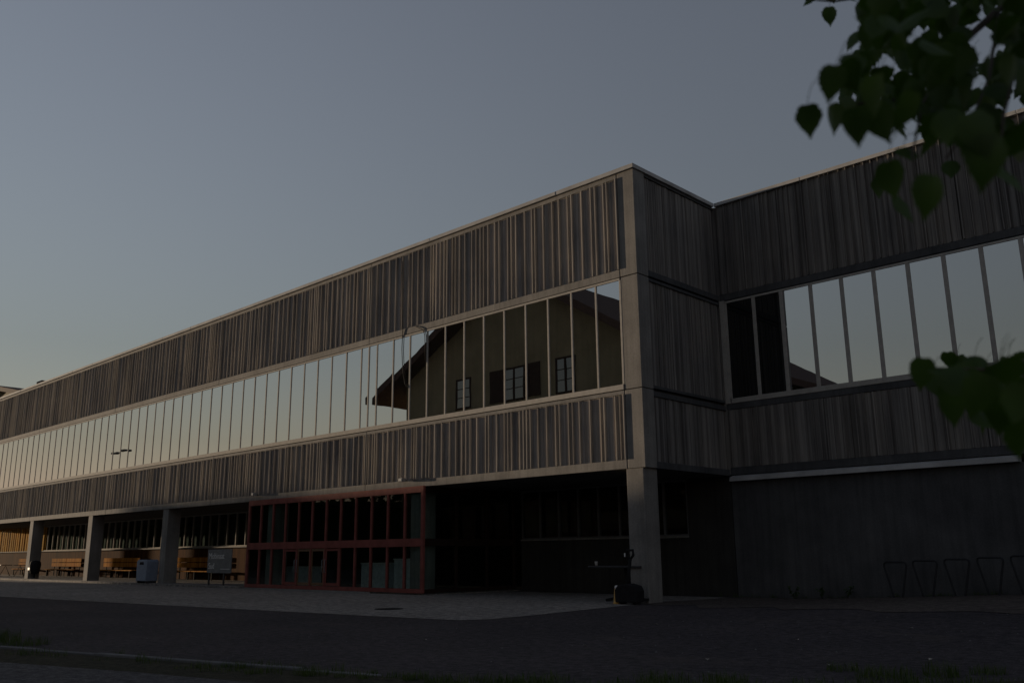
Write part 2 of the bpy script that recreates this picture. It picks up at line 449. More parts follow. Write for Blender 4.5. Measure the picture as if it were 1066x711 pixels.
def cladding(u0, u1, z0, z1, place, seed, proud=0.032, back=-0.038, dens=1.0):
    """upright ribbed boarding between u0 and u1; place(u, out, z) -> world. returns boards mesh and ribs mesh"""
    q = random.Random(seed)
    bo, ri = MB(), MB()
    def bx(mb, ua, ub, oa, ob, za, zb):
        vs = [place(u, o, z) for z in (za, zb) for o in (oa, ob) for u in (ua, ub)]
        mb.add(vs, [(0, 2, 3, 1), (4, 5, 7, 6), (0, 1, 5, 4), (2, 6, 7, 3), (0, 4, 6, 2), (1, 3, 7, 5)])
    u = u0
    while u < u1 - 0.02:
        wd = min(q.choice([0.07, 0.09, 0.11, 0.14, 0.17]), u1 - u)
        bx(bo, u, u + wd - 0.006, -0.14, back + q.choice([0, 0, 0, 0.008, 0.016]), z0 + 0.003, z1 - 0.003)
        u += wd
    bx(bo, u0, u1, -0.15, back - 0.03, z0 + 0.003, z1 - 0.003)
    u = u0 + 0.03
    while u < u1 - 0.11:
        rw = q.choice([0.022, 0.026, 0.03, 0.034])
        bx(ri, u, u + rw, back - 0.01, proud - q.choice([0, 0, 0, 0, 0.004]), z0 + 0.004, z1 - q.uniform(0.004, 0.02))
        u += rw + q.choice([0.10, 0.13, 0.18, 0.24, 0.29, 0.33, 0.37]) * dens
    if proud > 0.031:
        bx(ri, u1 - 0.035, u1, back - 0.01, proud + 0.012, z0 + 0.004, z1 - 0.004)
    return bo, ri
placeA = lambda u, o, z: (u, -o, z)
placeR = lambda u, o, z: (o - 0.0, u, z)
placeB = lambda u, o, z: (u, D - o, z)
sd = 11
for z0, z1 in ((Z1, Z2), (Z5, ZT)):
    for i in range(len(joints) - 1):
        bo, ri = cladding(joints[i + 1] + 0.012, joints[i] - 0.012, z0, z1, placeA, sd); sd += 1
        p = bo.build('cladding_panel', M_clad, bld)
        ri.build('rib', M_rib, p)
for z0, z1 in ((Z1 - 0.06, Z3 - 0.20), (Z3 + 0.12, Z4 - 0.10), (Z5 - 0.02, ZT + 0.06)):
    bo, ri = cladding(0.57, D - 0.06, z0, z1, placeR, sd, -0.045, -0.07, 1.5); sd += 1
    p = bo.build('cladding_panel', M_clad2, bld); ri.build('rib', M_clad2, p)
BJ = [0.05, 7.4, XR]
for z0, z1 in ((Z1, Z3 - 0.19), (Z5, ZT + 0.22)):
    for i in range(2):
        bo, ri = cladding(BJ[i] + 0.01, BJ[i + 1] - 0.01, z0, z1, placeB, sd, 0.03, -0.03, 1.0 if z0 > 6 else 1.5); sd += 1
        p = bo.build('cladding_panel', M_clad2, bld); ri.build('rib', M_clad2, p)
# wing bands
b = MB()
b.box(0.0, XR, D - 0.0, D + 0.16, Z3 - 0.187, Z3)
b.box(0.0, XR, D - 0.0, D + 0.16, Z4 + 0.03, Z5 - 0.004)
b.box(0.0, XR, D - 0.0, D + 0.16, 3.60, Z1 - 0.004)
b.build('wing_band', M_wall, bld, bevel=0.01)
s = MB(); s.prism([(D - 0.20, 3.40), (D - 0.185, 3.52), (D + 0.1, 3.598), (D + 0.1, 3.40)], 'x', 0.06, 8.05)
s.build('drip_ledge', M_flash, bld)
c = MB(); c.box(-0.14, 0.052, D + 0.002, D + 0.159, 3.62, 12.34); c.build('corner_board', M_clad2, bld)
# roof edge flashing
fl = MB()
fq = random.Random(2); xx = 0.05
while xx > XL:
    x2 = max(xx - 3.02, XL - 0.06); jz = fq.uniform(-0.006, 0.006); jy = fq.uniform(-0.006, 0.004)
    fl.box(x2 + 0.004, xx - 0.004, -0.075 + jy, 0.24, ZF0, ZF1 + jz); xx = x2
fl.box(-0.24, 0.05, 0.243, D - 0.075, ZF0, ZF1)
xx = 0.0455
while xx < XR:
    x2 = min(xx + 3.02, XR); jz = fq.uniform(-0.006, 0.004); jy = fq.uniform(-0.006, 0.004)
    fl.box(xx + 0.004, x2 - 0.004, D - 0.0725 + jy, D + 0.24, ZF0 + 0.004, ZF1 - 0.004 + jz); xx = x2
fl.build('roof_flashing', M_flash, bld, bevel=0.008)
rf = MB(); rf.box(XL, -0.14, 0.25, 18, 12.225, 12.32); rf.box(-0.14, XR, D + 0.25, 18, 12.225, 12.32)
rf.build('roof', M_soffit, bld)

# ribbon windows
def ribbon(u_list, place, name, mw=0.064, dim=()):
    fr = MB()
    def bx(ua, ub, oa, ob, za, zb):
        vs = [place(u, o, z) for z in (za, zb) for o in (oa, ob) for u in (ua, ub)]
        fr.add(vs, [(0, 2, 3, 1), (4, 5, 7, 6), (0, 1, 5, 4), (2, 6, 7, 3), (0, 4, 6, 2), (1, 3, 7, 5)])
    a, z = u_list[0], u_list[-1]
    bx(a, z, -0.14, 0.015, Z3 + 0.004, 5.955)               # bottom rail
    bx(a, z, -0.14, 0.01, 9.03, Z4 - 0.004)                 # top rail
    for u, wd in zip(u_list, [0.07] + [mw] * (len(u_list) - 2) + [0.07]):
        bx(u - wd / 2, u + wd / 2, -0.139, 0.005, 5.956, 9.029)
    f = fr.build(name, M_frame, bld, bevel=0.006)
    q = random.Random(len(u_list))
    for ua, ub in zip(u_list[:-1], u_list[1:]):
        p = MB()
        t1, t2 = q.uniform(-1, 1) * 0.0017, q.uniform(-1, 1) * 0.0012
        vs = []
        for zz, sz in ((5.9555, -1), (9.0295, 1)):
            for o in (-0.026, -0.017):
                for uu, su in ((ua + 0.03, -1), (ub - 0.03, 1)):
                    vs.append(place(uu, o + t1 * su + t2 * sz, zz))
        p.add(vs, [(0, 2, 3, 1), (4, 5, 7, 6), (0, 1, 5, 4), (2, 6, 7, 3), (0, 4, 6, 2), (1, 3, 7, 5)])
        p.build('pane', M_openglass if ua < 2.0 and place is placeB else M_glass, f)
    return f
ua = [-0.60 + 0.0 - 0.035]
x = -1.54
for k in range(11): ua.append(x - 0.952 * k)
ua += [-12.53]
x = ua[-2]
while ua[-1] > XL + 1.2:
    x -= 0.97; ua.append(x)
ua = sorted(ua)
ribbon(ua, placeA, 'ribbon_window')
ub = [0.20, 1.18, 2.11, 3.06, 4.01, 4.96, 5.91, 6.86, 7.80, 8.75, 9.70, 10.65, 11.6, 12.55, 13.5]
ribbon(ub, placeB, 'ribbon_window', 0.115)
fp = MB(); fp.box(0.0, 0.163, D - 0.03, D + 0.16, Z3 + 0.004, Z4 + 0.026)
fp.build('window_post', M_frame, bld)

# columns under the canopy
COLX = [-0.68, -9.95, -19.15, -28.74, -37.80, -46.87, -55.9, -65.0]
for x in COLX:
    c = MB(); c.box(x, x + 0.58, 0.03, 0.68, -0.2, 3.583)
    c.build('column', M_conc, bld, bevel=0.02)

# ground floor walls
gw = MB()
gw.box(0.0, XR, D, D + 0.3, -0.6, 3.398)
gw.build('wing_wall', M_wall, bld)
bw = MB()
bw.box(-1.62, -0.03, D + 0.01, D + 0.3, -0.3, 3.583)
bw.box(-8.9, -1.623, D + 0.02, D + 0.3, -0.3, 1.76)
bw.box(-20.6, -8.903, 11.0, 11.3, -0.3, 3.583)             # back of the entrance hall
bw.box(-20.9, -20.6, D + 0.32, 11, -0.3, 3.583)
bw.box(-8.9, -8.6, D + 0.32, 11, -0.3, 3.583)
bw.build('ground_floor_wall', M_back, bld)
pw = MB(); pw.box(XL, -20.9, D + 0.02, D + 0.3, -0.3, 1.76)
pw.build('timber_apron', M_apron, bld)
lg = MB(); lg.box(XL, -20.62, D - 0.16, D + 0.06, 1.763, 1.83); lg.box(-8.88, -1.62, D - 0.05, D + 0.06, 1.763, 1.82)
lg.build('window_ledge', M_conc, bld, bevel=0.01)
# ground floor windows: frame with panes
def gwin(x0, x1, n, z0, z1, post_end=True, mf=None):
    f = MB(); y0, y1 = D + 0.0, D + 0.12
    f.box(x0, x1, y0, y1, z0, z0 + 0.05); f.box(x0, x1, y0, y1, z1 - 0.06, z1)
    for i in range(n + 1):
        xx = x0 + (x1 - x0) * i / n
        f.box(max(x0, xx - 0.03), min(x1, xx + 0.03), y0 + 0.003, y1, z0 + 0.051, z1 - 0.061)
    fo = f.build('window', mf or M_frame, bld)
    p = MB()
    p.box(x0 + 0.01, x1 - 0.01, D + 0.06, D + 0.066, z0 + 0.051, z1 - 0.061)
    p.build('pane', M_clear, fo)
    k = MB(); k.box(x0, x1, D + 0.29, D + 0.3, z0, z1)
    k.build('blind', M_shutter, fo)
gwin(-8.85, -1.63, 8, 1.822, 3.583, mf=M_gframe)
xx = -20.95
while xx > XL + 8:
    x2 = xx - 8.6
    if xx > -57: gwin(x2, xx, 9, 1.832, 3.583)
    xx = x2 - 0.001
yb = MB(); 
q = random.Random(4); u = XL
while u < -57.2:
    wd = q.uniform(0.4, 0.6); yb.box(u, u + wd * 0.55, D - 0.02 - q.choice([0, 0.02]), D + 0.02, 1.833, 3.58); yb.box(u + wd * 0.55, u + wd, D + 0.025, D + 0.05, 1.833, 3.58); u += wd
yb.build('board_wall', M_yellow, bld)

# entrance: red framed glass box
ent = MB()
EX = [-20.42 + 0.936 * i for i in range(13)]
y0, y1 = -0.11, -0.005
ent.box(EX[0] - 0.06, EX[-1] + 0.06, y0, y1, 3.38, 3.60)
ent.box(EX[0] - 0.06, EX[-1] + 0.06, y0 + 0.002, y1, 1.58, 1.85)
ent.box(EX[0] - 0.06, EX[-1] + 0.06, y0 + 0.002, y1, 0.06, 0.20)
for i, x in enumerate(EX):
    wd = 0.06 if i in (0, 12) else 0.038
    for za, zb in ((0.201, 1.579), (1.851, 3.379)):
        ent.box(x - wd, x + wd, y0 - 0.003, y1, za, zb)
for x in (EX[0], EX[-1]):                                   # side walls of the box
    sf = MB()
    for yy in (1.45, 2.95, 4.36):
        sf.box(x - 0.05, x + 0.05, yy - 0.05, yy + 0.05, 0.06, 3.58)
    for za, zb in ((3.38, 3.579), (1.60, 1.84), (0.06, 0.19)):
        sf.box(x - 0.045, x + 0.045, 0.0, 1.398, za, zb); sf.box(x - 0.045, x + 0.045, 1.502, 2.898, za, zb); sf.box(x - 0.045, x + 0.045, 3.002, 4.308, za, zb)
    sf.build('side_frame', M_shutter, bld)
eo = ent.build('entrance_frame', M_red, bld, bevel=0.008)
for i in range(12):
    for za, zb in ((0.2, 1.58), (1.85, 3.38)):
        p = MB(); p.box(EX[i] + 0.04, EX[i + 1] - 0.04, -0.06, -0.052, za, zb); p.build('pane', M_clear, eo)
p = MB(); p.box(EX[-1] - 0.004, EX[-1] + 0.004, 0.01, 4.3, 0.2, 3.38); p.build('side_pane', M_clear, eo)
p = MB(); p.box(EX[0] - 0.02, EX[0] + 0.02, 0.0, 4.36, 0.02, 3.58); p.build('sun_block_panel', M_shutter, eo)  # opaque side added to keep the low sun out of the hall
for i in (3, 4, 5, 6):                                       # door leaves in the lower middle bays
    d = MB(); xa, xb = EX[i] + 0.055, EX[i + 1] - 0.055
    d.box(xa, xa + 0.06, -0.085, -0.065, 0.22, 1.56); d.box(xb - 0.06, xb, -0.085, -0.065, 0.22, 1.56)
    d.box(xa + 0.0605, xb - 0.0605, -0.085, -0.065, 0.22, 0.32); d.box(xa + 0.0605, xb - 0.0605, -0.085, -0.065, 1.48, 1.56)
    do = d.build('door', M_wood if i in (4, 5) else M_red, bld)
    h = MB(); hx = xb - 0.03 if i % 2 else xa + 0.03
    h.tube([(hx, -0.09, 0.7), (hx, -0.15, 0.72), (hx, -0.15, 1.15), (hx, -0.09, 1.17)], 0.013)
    h.build('handle', M_galv, do)
th = MB(); th.box(EX[0] - 0.1, EX[9], -0.32, -0.004, -0.05, 0.055)
th.build('threshold', M_conc, bld, bevel=0.01)
hf = MB(); hf.box(-20.5, -9.0, 0.0, 11.0, -0.1, 0.03); hf.build('hall_floor', M_pave, bld)
# hall furniture seen dimly through the glass
for x0, x1, hh in ((-19.9, -17.9, 0.85), (-14.6, -13.0, 1.0), (-12.6, -10.9, 1.15)):
    c = thing('counter', {0.85: 'pale blue low cabinet behind the left end of the red glass entrance', 1.0: 'pale blue middle cabinet behind the red glass entrance doors', 1.15: 'tallest pale blue cabinet behind the right end of the red glass entrance'}[hh], 'cabinet', ((x0 + x1) / 2, 1.7, 0.03))
    L = (x1 - x0) / 2
    q = MB(); q.box(-L, L, -0.22, 0.22, 0.08, hh - 0.04); q.build('body', M_paleblue, c, bevel=0.01)
    q = MB(); q.box(-L - 0.03, L + 0.03, -0.25, 0.25, hh - 0.04, hh); q.build('top', M_white, c)
    q = MB(); q.box(-L + 0.05, L - 0.05, -0.17, 0.17, 0.0, 0.08); q.build('plinth', M_dark, c)

# fascia floodlights (attached to the building)
for lx in (-20.0, -10.2):
    f = MB(); f.box(lx - 0.10, lx + 0.10, -0.26, -0.08, Z1 - 0.04, Z1 + 0.08); fo = f.build('floodlight', M_galv, bld, bevel=0.015)
    f = MB(); f.box(lx - 0.03, lx + 0.03, -0.078, 0.0, Z1 - 0.02, Z1 + 0.03); f.build('bracket', M_dark, fo)
    f = MB(); f.box(lx - 0.075, lx + 0.075, -0.268, -0.262, Z1 - 0.02, Z1 + 0.06); f.build('lens', M_lensgl, fo)
# loose cable on the front
c = MB()
pts = [(-10.52, -0.075, 11.95), (-10.50, -0.06, 9.42), (-10.50, -0.03, 9.32), (-10.52, -0.02, 9.1), (-10.54, -0.02, 8.6), (-10.50, -0.02, 8.1), (-10.42, -0.02, 7.6), (-10.33, -0.02, 7.3), (-10.20, -0.02, 7.12)]
c.tube(pts, 0.014, 6); c.build('loose_cable', M_black, bld)
c = MB(); c.tube([(-9.85, -0.02, 9.33), (-9.70, -0.03, 9.28), (-9.52, -0.035, 9.2), (-9.36, -0.03, 9.1), (-9.27, -0.02, 8.9), (-9.22, -0.015, 7.9)], 0.014, 6); c.build('cable_stub', M_black, bld)

# ------------------------------------------------------------------ things around the building
# bench prototype
def make_bench():
    t = thing('bench', '', 'bench', (0, 0, 0.1), 0, 'timber benches along the canopy back wall')
    q = MB(); q.box(-1.3, 1.3, -0.42, -0.24, 0.42, 0.47); q.box(-1.3, 1.3, -0.21, -0.02, 0.42, 0.47); q.build('seat', M_orange, t, bevel=0.008)
    q = MB()
    for z in (0.64, 0.93): q.box(-1.3, 1.3, 0.03, 0.07, z, z + 0.25)
    q.build('backrest', M_orange, t, bevel=0.008)
    for x in (-0.95, 0.95):
        q = MB(); q.box(x - 0.04, x + 0.04, -0.40, -0.34, 0.0, 0.42); q.box(x - 0.04, x + 0.04, 0.07, 0.12, 0.0, 1.16); q.box(x - 0.04, x + 0.04, -0.339, 0.069, 0.36, 0.415)
        q.build('leg', M_legs, t)
    return t
bp = make_bench()
BL = ['orange slatted bench between the grey sign and the blue bin column', 'orange slatted bench close behind the column right of the blue bin', 'orange slatted bench directly behind the blue bin',
      'orange slatted bench just left of the blue bin, right of a column', 'orange bench in right half of the bay between the two leftmost columns', 'orange bench in left half of the bay between the two leftmost columns', 'dim bench at the far left under the yellow boarding']
for i, x in enumerate((-31.7, -34.35, -41.7, -44.35, -50.6, -53.25, -60.0)):
    o = bp if i == 0 else copy_tree(bp)
    o.location = (x, 4.25, 0.10); o['label'] = BL[i]
# tables standing in front of benches at the far left
def make_table(name, label, loc, L, grp=None):
    t = thing(name, label, 'table', loc, 0, grp)
    q = MB(); q.box(-L, L, -0.38, 0.38, 0.73, 0.78); q.build('tabletop', M_wood, t, bevel=0.01)
    for x in (-L + 0.2, L - 0.2):
        q = MB(); q.tube([(x, -0.34, 0), (x, 0.0, 0.72), (x, 0.34, 0)], 0.025); q.build('leg', M_legs, t)
    return t
make_table('picnic_table', 'dark timber table in the far left bay under the canopy', (-59.2, 2.4, 0.1), 1.3, 'timber tables under the canopy')
make_table('picnic_table', 'dark timber table nearer the leftmost column in shade', (-54.8, 2.6, 0.1), 1.1, 'timber tables under the canopy')

# sign board
sg = thing('sign_board', 'grey sign board with pale lettering on two posts left of the red entrance', 'sign', (-22.4, -0.25, 0.0))
q = MB(); q.box(-1.03, 1.03, -0.02, 0.02, 0.62, 1.62); q.build('board', M_grey, sg, bevel=0.006)
for x in (-0.93, 0.35):
    q = MB(); q.box(x - 0.035, x + 0.035, 0.022, 0.075, 0.0, 1.5); q.build('post', M_dark, sg)
q = MB(); q.box(0.15, 0.92, -0.026, -0.0205, 0.78, 0.80); q.build('rule', M_white, sg)
def text(s, size, loc, parent, mtl):
    cu = bpy.data.curves.new('lettering', 'FONT'); cu.body = s; cu.size = size; cu.extrude = 0.003
    tmp = bpy.data.objects.new('tmp', cu); col.objects.link(tmp)
    dg = bpy.context.evaluated_depsgraph_get()
    me = bpy.data.meshes.new_from_object(tmp.evaluated_get(dg))
    bpy.data.objects.remove(tmp)
    me.materials.append(mtl) if not me.materials else None
    me.materials[0] = mtl
    o = bpy.data.objects.new('lettering', me); col.objects.link(o); o.parent = parent
    o.location = loc; o.rotation_euler = (R(90), 0, 0)
    return o
text('Mobinaat', 0.36, (-0.92, -0.025, 1.22), sg, M_white)
text('Sud', 0.36, (-0.92, -0.025, 0.80), sg, M_white)

# blue bin
bn = thing('litter_bin', 'blue-grey steel bin with dark slot standing beside a column', 'bin', (-29.55, -0.15, 0.1))
q = MB(); q.prism([(-0.52, 0.10), (0.52, 0.10), (0.56, 1.0), (0.44, 1.10), (-0.44, 1.10), (-0.56, 1.0)], 'y', -0.3, 0.3); q.build('body', M_blue, bn, bevel=0.02)
q = MB(); q.prism([(-0.24, 0.86), (0.24, 0.86), (0.20, 0.99), (-0.20, 0.99)], 'y', -0.306, -0.302); q.build('slot', M_black, bn)
for x in (-0.45, 0.45):
    q = MB(); q.box(x - 0.05, x + 0.05, -0.25, 0.25, 0.0, 0.10); q.build('foot', M_dark, bn)
# drain cover in the paving
dc = MB(); dc.lathe([(0.36, 0.0), (0.36, 0.006), (0.33, 0.008), (0.31, 0.004), (0.05, 0.004)], 24)
dco = dc.build('drain_cover', M_legs); dco.location = (-3.95, -5.61, 0.009); tag(dco, 'dark round drain cover lying flush in the pale forecourt paving', 'drain cover')
# round black bin strapped to leftmost column
rb = thing('ashtray_bin', 'black round bin with pale plate beside the leftmost visible column', 'bin', (-46.0, 0.30, 0.1))
q = MB(); q.lathe([(0.02, 0.28), (0.24, 0.30), (0.30, 0.55), (0.33, 0.80), (0.30, 0.98), (0.22, 1.06), (0.02, 1.08)], 18); q.build('body', M_black, rb)
q = MB(); q.lathe([(0.17, 0.0), (0.17, 0.03), (0.05, 0.05), (0.05, 0.28)], 14); q.build('stand', M_dark, rb)
q = MB(); q.box(-0.16, 0.14, -0.36, -0.31, 0.52, 0.66); q.build('plate', M_grey, rb)

# high table in the recess, cup on its end
tb = thing('pedestal_table', 'dark pedestal table with sloping foot in the shaded recess', 'table', (-1.05, 0.30, 0.008), 0)
q = MB(); q.box(-1.05, 0.75, -0.33, 0.33, 0.90, 0.96); q.build('tabletop', M_dark, tb, bevel=0.015)
q = MB(); q.tube([(0.12, 0, 0.90), (0.14, 0, 0.40), (0.06, 0, 0.16)], [0.14, 0.10, 0.12], 10); q.build('pedestal', M_black, tb)
q = MB(); q.tube([(0.1, 0, 0.2), (-0.25, -0.05, 0.10), (-0.62, -0.1, 0.035)], [0.07, 0.05, 0.035], 8); q.build('foot', M_black, tb)
q = MB(); q.tube([(0.1, 0, 0.2), (0.4, 0.1, 0.08), (0.62, 0.15, 0.035)], [0.07, 0.05, 0.035], 8); q.build('foot', M_black, tb)
cp = MB(); cp.lathe([(0.035, 0), (0.046, 0.11), (0.049, 0.115), (0.043, 0.112), (0.03, 0.01)], 16)
cpo = cp.build('cup', M_white); cpo.location = (-1.98, 0.2, 0.97); tag(cpo, 'small white cup on the left end of the dark pedestal table', 'cup')

# pallet truck against the corner column
pt = thing('pallet_truck', 'black hand pallet truck with upright handle in front of corner column', 'hand truck', (-0.30, -0.55, 0.008), R(8))
q = MB(); q.prism([(-0.32, 0.05), (0.32, 0.05), (0.34, 0.34), (0.28, 0.46), (0.05, 0.52), (-0.24, 0.48), (-0.33, 0.36)], 'y', -0.22, 0.2); q.build('body', M_black, pt, bevel=0.03)
q = MB(); q.tube([(-0.02, 0.0, 0.45), (0.0, 0.02, 0.85), (0.04, 0.04, 1.16)], 0.045, 10); q.build('shaft', M_black, pt)
q = MB(); q.tube([(0.04, 0.04, 1.14), (-0.07, 0.05, 1.22), (-0.06, 0.055, 1.37), (0.12, 0.055, 1.37), (0.13, 0.05, 1.24), (0.04, 0.04, 1.14)], 0.036, 8); ho = q.build('handle', M_black, pt)
q = MB(); q.box(-0.125, -0.095, 0.01, 0.07, 1.20, 1.30); q.build('lever', M_white, ho)
for x in (-0.2, 0.2):
    q = MB(); q.tube([(x, -0.1, 0.09), (x, 0.1, 0.09)], 0.09, 14); q.build('wheel', M_dark, pt)
    q = MB(); q.box(x - 0.08, x + 0.08, 0.2, 0.55, 0.07, 0.13); q.build('fork', M_black, pt)
yc = thing('marker_post', 'slim amber marker post with pale cap beside the black hand truck', 'post', (-0.66, -0.62, 0.008))
q = MB(); q.lathe([(0.11, 0.0), (0.11, 0.03), (0.095, 0.05), (0.075, 0.30), (0.06, 0.38)], 16); q.build('body', M_amber, yc)
q = MB(); q.lathe([(0.058, 0.381), (0.06, 0.43), (0.04, 0.465), (0.01, 0.47)], 16); q.build('cap', M_white, yc)

# bicycle hoops in front of the wing wall
def make_hoop():
    t = thing('bicycle_stand', '', 'bicycle stand', (0, 0, 0), 0, 'bicycle stands along the wing wall')
    q = MB(); q.tube([(-0.10, 0, -0.1), (-0.12, 0, 0.03), (-0.30, 0, 0.80), (-0.29, 0, 0.86), (-0.24, 0, 0.89), (0.24, 0, 0.89), (0.29, 0, 0.86), (0.30, 0, 0.80), (0.12, 0, 0.03), (0.10, 0, -0.1)], 0.026, 8)
    q.build('hoop', M_hoop, t)
    q = MB(); q.box(-0.19, 0.19, -0.05, 0.05, 0.0, 0.012); q.build('base_plate', M_dark, t)
    return t
hp = make_hoop()
HL = ['galvanised bicycle stand farthest left, nearest the building corner', 'galvanised bicycle stand second from the building corner', 'middle galvanised bicycle stand of the five against the wall', 'galvanised bicycle stand second from the right edge', 'galvanised bicycle stand cut by the right edge of the photo']
for i, x in enumerate((4.93, 5.68, 6.45, 7.22, 7.97)):
    o = hp if i == 0 else copy_tree(hp)
    o.location = (x, 3.90, gz(x, 3.9) + 0.003); o.rotation_euler = (0, 0, R(rnd.uniform(-6, 6))); o['label'] = HL[i]

# ------------------------------------------------------------------ neighbours
def make_house(name, label, x0, x1, y0, y1, base, zl, zr, xp, zp, over, wins, wallm, chim=None, facade='back'):
    """gabled house; gable walls at y0 and y1; eaves zl (left) zr (right), ridge at xp, zp"""
    h = thing(name, label, 'house', ((x0 + x1) / 2, y1, base))
    ox, oy, oz = h.location
    def L(p): return (p[0] - ox, p[1] - oy, p[2] - oz)
    wl = MB()
    sl = (zp - zl) / (xp - x0); sr = (zp - zr) / (x1 - xp)
    poly = [(x0, base - 0.5), (x1, base - 0.5), (x1, zr), (xp, zp), (x0, zl)]
    wl.prism(poly, 'y', y0, y1); wl.v = [Vector(L(p)) for p in wl.v]
    wl.build('wall', wallm, h)
    rf = MB(); th_ = 0.45
    xa, xb = x0 - over, x1 + over
    za, zb = zl - sl * over, zr - sr * over
    rp = [(xa, za + 0.01), (xp, zp + 0.01), (xb, zb + 0.01), (xb, zb + th_), (xp, zp + th_ + 0.1), (xa, za + th_)]
    rf.prism(rp, 'y', y0 - 1.0, y1 + 1.0); rf.v = [Vector(L(p)) for p in rf.v]
    ro = rf.build('roof', M_tile, h)
    if chim:
        c = MB(); c.box(*chim); c.v = [Vector(L(p)) for p in c.v]; c.build('chimney', M_tile, ro)
    for wx0, wx1, wz0, wz1, shut in wins:
        f = MB(); y = y1
        f.box(wx0 - 0.1, wx1 + 0.1, y - 0.02, y + 0.05, wz0 - 0.1, wz0); f.box(wx0 - 0.1, wx1 + 0.1, y - 0.02, y + 0.05, wz1, wz1 + 0.1)
        f.box(wx0 - 0.1, wx0, y - 0.02, y + 0.048, wz0 + .001, wz1 - .001); f.box(wx1, wx1 + 0.1, y - 0.02, y + 0.048, wz0 + .001, wz1 - .001)
        mx_ = (wx0 + wx1) / 2
        f.box(mx_ - 0.06, mx_ + 0.06, y - 0.02, y + 0.046, wz0 + .001, wz1 - .001)
        for fz in (0.36, 0.68):
            zz = wz0 + (wz1 - wz0) * fz
            f.box(wx0, mx_ - 0.061, y - 0.02, y + 0.035, zz - 0.02, zz + 0.02); f.box(mx_ + 0.061, wx1, y - 0.02, y + 0.035, zz - 0.02, zz + 0.02)
        f.v = [Vector(L(p)) for p in f.v]; fo = f.build('window', M_shutter, h)
        p = MB(); p.box(wx0, wx1, y + 0.004, y + 0.012, wz0, wz1); p.v = [Vector(L(q)) for q in p.v]; p.build('pane', M_dimglass, fo)
        for s_ in shut:
            a = wx0 - 0.12 - 1.25 if s_ < 0 else wx1 + 0.12
            s2 = MB(); s2.box(a, a + 1.25, y + 0.01, y + 0.06, wz0 - 0.05, wz1 + 0.08); s2.v = [Vector(L(q)) for q in s2.v]; s2.build('shutter', M_shutter, h)
    return h
wins = [(-25.2, -23.75, 9.85, 11.5, ()), (-20.9, -19.4, 9.85, 11.6, (-1, 1)), (-17.1, -15.9, 9.8, 11.6, ())]
for zr_ in (1.0, 3.9, 6.8): wins += [(x, x + 1.4, zr_, zr_ + 1.6, (-1, 1)) for x in (-27.6, -23.4, -19.2, -15.3)]
make_house('gabled_house', 'big olive house with wide gable roof mirrored in the upper window band', -29.9, -12.2, -30, -16, 0, 12.08, 12.3, -20.4, 17.2, 2.3, wins, M_olive, (-25.5, -24.6, -24, -23, 13, 17.6))
make_house('dark_roofed_house', 'distant dark roofed house with chimney rising behind the roof edge at far left', -114, -88.5, 13, 28, 0, 18.47, 18.2, -102, 20.75, 0.6, [], M_olive, (-92.2, -90.6, 14, 15.2, 17.5, 20.5))

# double headed street lamp far down the yard, mirrored in the window band
lp = thing('street_lamp', 'tall double-headed street lamp mirrored as two dark dashes in left windows', 'street lamp', (-73.0, -16.0, 0))
q = MB(); q.tube([(0, 0, 0), (0, 0, 4), (0, 0, 11.15)], [0.09, 0.075, 0.05], 10); q.build('pole', M_galv, lp)
for s_ in (-1, 1):
    q = MB(); q.tube([(0, 0, 11.1), (s_ * 0.5, 0, 11.2), (s_ * 0.9, 0, 11.22)], 0.035, 8); a = q.build('arm', M_galv, lp)
    q = MB(); q.box(min(s_ * 0.9, s_ * 1.75), max(s_ * 0.9, s_ * 1.75), -0.18, 0.18, 11.15, 11.33); q.build('lamp_head', M_dark, a, bevel=0.04)

# hedge added out of view so the ground-floor glass mirrors something dark
hd = thing('hedge', 'long dark hedge added out of view to darken the entrance reflections', 'hedge', (-60, -34, 0))
q = MB(); hr = random.Random(3)
HP = [(-150, -23, 6.8), (-100, -19.5, 6.4), (-78, -19.5, 7.2), (-60, -34, 7.6), (-42, -52, 7.0)]
for (xa, ya, ha), (xb, yb_, hb) in zip(HP[:-1], HP[1:]):
    L = math.hypot(xb - xa, yb_ - ya)
    for _ in range(int(L * 70 * ha / 4)):
        t_ = hr.random()
        h_ = (ha + (hb - ha) * t_) * (1 + 0.06 * math.sin((xa + t_ * L) * 0.9) + 0.05 * math.sin((xa + t_ * L) * 2.3))
        c = Vector((xa + (xb - xa) * t_ + hr.gauss(0, 0.55), ya + (yb_ - ya) * t_ + hr.gauss(0, 0.55), h_ * (hr.random() ** 0.7))); sz = hr.uniform(0.25, 0.5)
        a = Vector((hr.gauss(0, 1), hr.gauss(0, 1), hr.gauss(0, 1))).normalized(); b2 = a.orthogonal().normalized()
        q.add([c - a * sz, c + b2 * sz * 0.6, c + a * sz, c - b2 * sz * 0.6], [(0, 1, 2, 3)])
q.v = [p - Vector((-60, -34, 0)) for p in q.v]
q.build('foliage', M_hedge, hd)
q = MB()
for (xa, ya, ha), (xb, yb_, hb) in zip(HP[:-1], HP[1:]):
    L = math.hypot(xb - xa, yb_ - ya); nx_, ny_ = -(yb_ - ya) / L * 0.45, (xb - xa) / L * 0.45
    vs = [Vector((x + 60 + k_ * nx_, y + 34 + k_ * ny_, z)) for x, y, h_ in ((xa, ya, ha), (xb, yb_, hb)) for k_ in (-1, 1) for z in (0, h_ * 0.86)]
    q.add(vs, [(0, 1, 5, 4), (2, 6, 7, 3), (1, 3, 7, 5), (0, 2, 3, 1), (4, 5, 7, 6), (0, 4, 6, 2)])
q.build('branches', M_hedge, hd)  # solid core added to stop sky showing through the foliage
